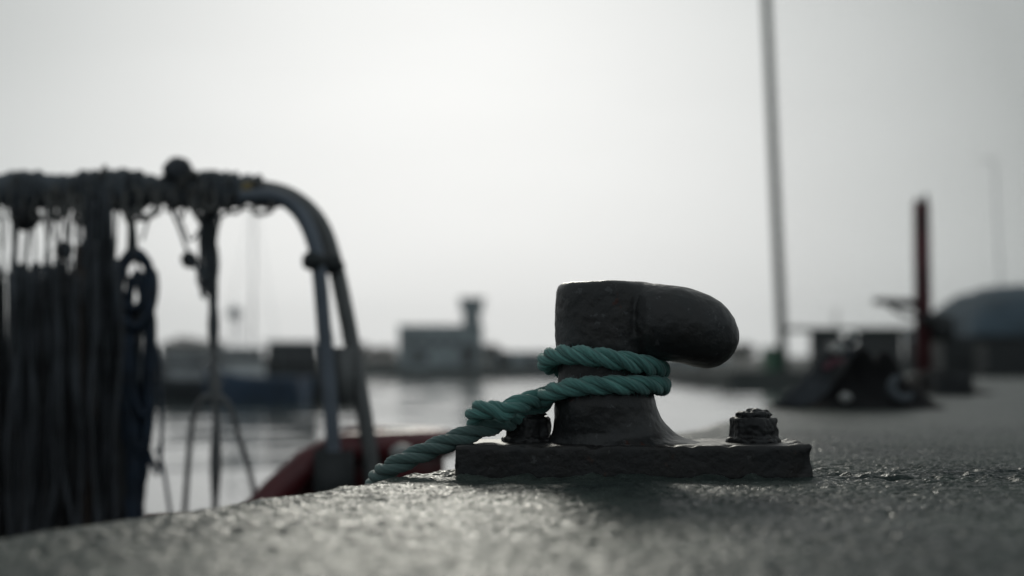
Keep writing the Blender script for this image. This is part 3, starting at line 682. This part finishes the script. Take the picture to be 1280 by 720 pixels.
# ------------------------------------------------------------------ tall net fence on the jetty
YN = 58.6
fz = empty('net_fence', P(978, 460, YN), 'tall stop net hung from a leaning green pole at the end of the jetty', 'fence')
zj = -.02
b = MB(); pb = P(979, 440, YN); pb.z = zj; b.tube([pb, P(958, 0, YN), P(951, -160, YN)], [.20, .18, .16], 14); b.build('post', M['greenpole'], fz)
b = MB(); pr = P(1420, 440, YN); pr.z = zj; b.tube([pr, P(1410, -160, YN)], .13, 12); b.build('post', M['greenpole'], fz)
def netpt(u, v):
    bot = P(979, 413, YN).lerp(P(1420, 413, YN), u); top = P(952, -150, YN).lerp(P(1410, -150, YN), u)
    p = bot.lerp(top, v); p.y += .5*math.sin(u*math.pi)*math.sin(v*math.pi); p.z += .12*math.sin(u*9)*(.2+v*.3); return p
b = MB(); NU, NV = 58, 74
for i in range(NU+1): b.tube([netpt(i/NU, k/24) for k in range(25)], .0062, 3, False)
for j in range(NV+1): b.tube([netpt(k/24, j/NV) for k in range(25)], .0062, 3, False)
b.build('net', M['netdark'], fz)
b = MB(); b.tube([P(979, 412, YN), P(1200, 412, YN)], .10, 8); b.tube([P(1200, 412, YN), P(1420, 412, YN)], .10, 8); b.build('bottom_rail', M['greenpole'], fz)
for k, (xa, xb, yt) in enumerate([(1012, 1052, 414), (1070, 1128, 414), (1130, 1200, 414)]):
    b = MB(); pa = P(xa, yt, YN+.3); pc = P(xb, yt, YN+.3); b.box(((pa.x+pc.x)/2, YN+.3, (pa.z+zj)/2), (pc.x-pa.x, .06, pa.z-zj))
    b.build('windbreak_panel', M['dark'], fz, smooth=False)
b = MB(); c = P(972, 445, 58.4); b.box((c.x, 59.2, .42), (.75, 1.4, .88)); b.box((c.x, 59.2, .9), (.85, 1.5, .07)); 
tag(b.build('equipment_cabinet', M['green'], smooth=False), 'dark green cabinet at the foot of the leaning green pole', 'cabinet')
b = MB(); c = P(1045, 395, 60); b.tube([(c.x, 60, 0), (c.x, 60, c.z+.3)], .03, 6); b.tube([(c.x-.2, 60, c.z), (c.x+.2, 60, c.z)], .02, 6); tag(b.build('antenna', M['dark']), 'thin antenna mast rising just above the fence rail', 'antenna')
# ------------------------------------------------------------------ right side: tarpaulin covered boat, sheds
def covered(cx, cy, ax, ay, h, z0):
    vs = []; fs = []; nx, ny = 60, 30
    for j in range(ny+1):
        for i in range(nx+1):
            u = -1+2*i/nx; v = -1+2*j/ny; e = max(0, 1-abs(u)**3)**.5*max(0, 1-abs(v)**2.5)**.5
            hh = h*e*(1-.18*abs(v))+.06*mn.noise(Vector((u*6, v*5, 2)))*e
            vs.append((cx+u*ax, cy+v*ay, z0+hh))
    for j in range(ny):
        for i in range(nx): fs.append((j*(nx+1)+i, j*(nx+1)+i+1, (j+1)*(nx+1)+i+1, (j+1)*(nx+1)+i))
    b = MB(); b.add(vs, fs); return b
cb = empty('laid_up_boat', (gx(1290, 30), 31, 0), 'laid-up boat under a blue-grey tarpaulin at the right edge', 'boat')
covered(gx(1300, 30), 31, 1.9, 2.6, 1.15, .75).build('tarpaulin_cover', M['tarp'], cb)
b = MB(); b.box((gx(1300, 30), 31, .50), (3.3, 4.6, .6), 0, 1.08); b.build('hull', M['dark'], cb)
for sx in (-1.2, 1.2):
    b = MB(); b.box((gx(1300, 30)+sx, 29.5, .11), (.2, .3, .22)); b.build('support_block', M['dark'], cb)
def crate(px, Y, w_, h_, label, m='dark'):
    b = MB(); x = gx(px, Y); b.box((x, Y, h_/2), (w_, w_*.7, h_)); 
    for k in range(3): b.box((x, Y, h_*(.2+.3*k)), (w_*1.04, w_*.74, h_*.08))
    tag(b.build('fish_crate', M[m], smooth=False), label, 'crate', 'dark crates stacked along the quay')
crate(1196, 20, .5, .55, 'dark crate just right of the red post'); crate(1228, 22, .7, .50, 'dark crate under the left end of the tarpaulined boat')
crate(1262, 19, .8, .42, 'wide low dark crate in front of the tarpaulined boat')
b = MB(); x = gx(1255, 70); b.tube([(x, 70, 0), (x-.3, 70, 10.3)], [.045, .03], 8); b.tube([(x-.3, 70, 10.3), (x-1.0, 70, 10.4)], .03, 6); tag(b.build('lamp_post', M['palegrey']), 'thin pale lamp post seen through the net at the right', 'lamp post')
# ------------------------------------------------------------------ far buildings
def building(name, label, xa, xb, ytop, Y, depth, wallm, roofm, wins, roof='flat', tower=None, cat='building', z0=.1, group=None):
    X0, X1 = gx(xa, Y), gx(xb, Y); zt = P(640, ytop, Y).z; o = empty(name, ((X0+X1)/2, Y+depth/2, z0), label, cat, group)
    b = MB(); b.box(((X0+X1)/2, Y+depth/2, (z0-.6+zt)/2), (X1-X0, depth, zt-z0+.6)); b.build('wall', wallm, o, smooth=False)
    b = MB()
    if roof == 'flat': b.box(((X0+X1)/2, Y+depth/2, zt+.06), (X1-X0+.2, depth+.2, .12))
    else:
        h = (X1-X0)*.0+.5; cx = (X0+X1)/2; e = .2
        b.add([(X0-e, Y-e, zt), (X1+e, Y-e, zt), (X1+e, Y+depth+e, zt), (X0-e, Y+depth+e, zt), (X0-e, Y+depth/2, zt+h), (X1+e, Y+depth/2, zt+h)], [(0, 1, 5, 4), (2, 3, 4, 5), (0, 4, 3), (1, 2, 5), (3, 2, 1, 0)])
    b.build('roof', roofm, o, smooth=False)
    for (f, zf, ww, hh, nm) in wins:
        b = MB(); b.box((X0+(X1-X0)*f, Y-.02, z0+(zt-z0)*zf), (ww, .05, hh)); b.build(nm, M['glass'] if nm == 'window' else M['dark'], o, smooth=False)
    return o
hb = building('harbour_building', 'grey flat-roofed block with a small lookout tower, across the water', 498, 601, 408, 119, 8, M['wall'], M['roof'],
    [(.12, .62, .8, .7, 'window'), (.3, .62, .8, .7, 'window'), (.48, .62, .8, .7, 'window'), (.66, .62, .8, .7, 'window'), (.85, .3, 1.0, 1.8, 'door'), (.25, .25, 1.6, .9, 'window')])
X0, X1 = gx(578, 119), gx(600, 119); zt = P(0, 388, 119).z; zb = P(0, 414, 119).z
b = MB(); b.box(((X0+X1)/2, 121.2, (zt+zb)/2), (X1-X0, 1.8, zt-zb)); b.build('tower', M['wall'], hb, smooth=False)
zt2 = P(0, 374, 119).z; b = MB(); b.box(((X0+X1)/2, 121.2, (zt+zt2)/2+.05), (X1-X0+.5, 2.3, zt2-zt)); b.build('lookout', M['wall'], hb, smooth=False)
b = MB(); b.box(((X0+X1)/2, 121.2, zt2+.13), (X1-X0+.8, 2.7, .12)); b.build('lookout_roof', M['roof'], hb, smooth=False)
building('storage_shed', 'long low grey shed right of the tower block, partly behind the bollard', 612, 700, 441, 121, 7, M['wall'], M['roof'], [(.2, .4, 1.2, 1.2, 'door'), (.6, .5, .8, .5, 'window')])
building('storage_shed', 'pale low shed just left of the grey tower block', 462, 492, 450, 121, 5, M['wall2'], M['roof'], [(.5, .4, .7, .9, 'door')], 'gable')
building('storage_shed', 'low dark shed on the far shore between the gantry legs and the pale shed', 405, 455, 446, 123, 6, M['wall'], M['roof'], [(.5, .5, .7, .5, 'window')], 'gable')
building('storage_shed', 'low shed on the far shore under the horn of the bollard', 850, 912, 446, 123, 7, M['wall'], M['roof'], [(.5, .4, 1, 1, 'door')])
building('storage_shed', 'far pale shed half hidden behind the moored boats', 200, 262, 432, 121, 7, M['wall2'], M['roof'], [(.3, .5, .9, .6, 'window'), (.7, .4, .9, 1.2, 'door')], 'gable')
building('storage_shed', 'far low shed behind the bollard neck', 705, 845, 447, 124, 7, M['wall'], M['roof'], [(.5, .4, 1, 1, 'door')])
def tree(px, Y, h, w_, label, seed):
    random.seed(seed); X = gx(px, Y); o = empty('shore_tree', (X, Y, .3), label, 'tree', 'trees on the far shore')
    b = MB(); b.tube([(X, Y, -.2), (X+.1, Y, h*.5), (X, Y, h*.8)], [.14, .1, .04], 7); b.build('trunk', M['bark'], o)
    b = MB()
    for k in range(900):
        d_ = Vector((random.gauss(0, 1), random.gauss(0, 1), random.gauss(0, 1))).normalized(); r_ = random.random()**.4*(1+.35*mn.noise(d_*1.7+Vector((seed, 0, 0))))
        c = Vector((X+d_.x*w_*.5*r_, Y+d_.y*w_*.5*r_, .3+h*.62+d_.z*h*.36*r_)); a = Vector((random.gauss(0, 1), random.gauss(0, 1), random.gauss(0, 1))).normalized()*.11; q = a.cross(Vector((random.random(), random.random(), 1))).normalized()*.09
        b.add([c-a, c+q, c+a, c-q], [(0, 1, 2, 3)])
    b.build('crown', M['foliage'], o, smooth=False)
for i, (px, h, w_, lb) in enumerate([(612, 1.9, 2.6, 'low round tree at the right foot of the grey tower block'), (480, 1.7, 2.4, 'small bushy tree left of the grey tower block'), (925, 1.9, 3.2, 'low spreading tree on the far shore left of the green pole'), (446, 2.0, 3.0, 'bushy tree on the far shore just right of the gantry leg'), (235, 2.6, 3.4, 'rounded tree behind the moored boats, far left')]):
    tree(px, 126, h, w_, lb, 20+i)
random.seed(99)
# ------------------------------------------------------------------ moored boats, left background
def boat(label, px, Y, L_, h, hm, cabin, rz, mast=None, z=WZ):
    X = gx(px, Y); o = empty('moored_boat', (X, Y, z), label, 'boat', 'boats moored across the basin')
    s_ = lambda t: h*(.8+.35*max(0, t-.4)**1.5*2.2)
    vs, fs = hull_mesh(L_, L_*.34, -.15, s_, n=20); off = Vector((-L_/2*math.cos(rz), -L_/2*math.sin(rz), 0))
    b = MB(); b.add(xf(vs, (X+off.x, Y+off.y, z), rz), fs); q = b.build('hull', hm, o); md = q.modifiers.new('s', 'SOLIDIFY'); md.thickness = .05
    b = MB(); b.box((X, Y, z+h*.72), (L_*.74, L_*.24, .06), rz); b.build('deck', M['palegrey'], o, smooth=False)
    if cabin:
        cl, ch, f, cmat = cabin; cx = X+math.cos(rz)*L_*f; cy = Y+math.sin(rz)*L_*f
        b = MB(); b.box((cx, cy, z+h*.75+ch/2), (cl, L_*.2, ch), rz, .86); c = b.build('cabin', cmat, o, smooth=False)
        b = MB(); b.box((cx, cy, z+h*.75+ch*.68), (cl*.93, L_*.2*.99, ch*.25), rz, .97); b.build('window', M['glass'], c, smooth=False)
        b = MB(); b.box((cx, cy, z+h*.75+ch+.04), (cl*1.05, L_*.22, .06), rz); b.build('cabin_roof', M['palegrey'], c, smooth=False)
    if mast:
        f, mh = mast; cx = X+math.cos(rz)*L_*f; cy = Y+math.sin(rz)*L_*f
        b = MB(); b.tube([(cx, cy, z+h*.6), (cx, cy, z+mh)], [.035, .02], 7); b.tube([(cx, cy, z+mh*.95), (cx+L_*.25, cy, z+h)], .008, 4); b.tube([(cx, cy, z+mh*.95), (cx-L_*.3, cy, z+h)], .008, 4); b.build('mast', M['palegrey'], o)
    return o
boat('dark-hulled boat with a low grey wheelhouse, moored nearest the navy coil', 228, 38, 2.7, .75, M['darkhull'], (1.0, .62, -.05, M['palegrey']), R(175))
boat('blue-hulled boat with a white cabin and tall thin mast, moored between the gantry legs', 318, 36.5, 2.9, .85, M['bluehull'], (1.1, .72, .12, M['white']), R(160), (.02, 5.6))
boat('black boat with a boxy dark wheelhouse, moored just left of the gantry bend', 374, 38, 3.2, .8, M['darkhull'], (1.5, .95, -.05, M['dark']), R(8), (.3, 1.9))
boat('small dark boat half hidden behind the gantry middle leg', 272, 39, 2.9, .8, M['darkhull'], (1.1, .55, .1, M['dark']), R(10), (.2, 2.4))
boat('low dark workboat beyond the hanging nets at the far left', 120, 50, 5, .9, M['darkhull'], (1.6, .9, .1, M['dark']), R(0))
b = MB(); X = gx(293, 56); b.tube([(X, 56, -.8), (X, 56, 2.0)], .03, 6); b.ball((X, 56, 2.25), .28, 14, 10); tag(b.build('channel_marker', M['palegrey']), 'thin pole topped by a pale round radar dome behind the moored boats', 'marker')
b = MB(); b.box((gx(290, 43), 44, -.52), (5.6, 2.4, .66)); b.box((gx(290, 43), 44, -.16), (5.7, 2.5, .06)); tag(b.build('pontoon', M['dark'], smooth=False), 'low dark floating pontoon behind the moored boats', 'pontoon')
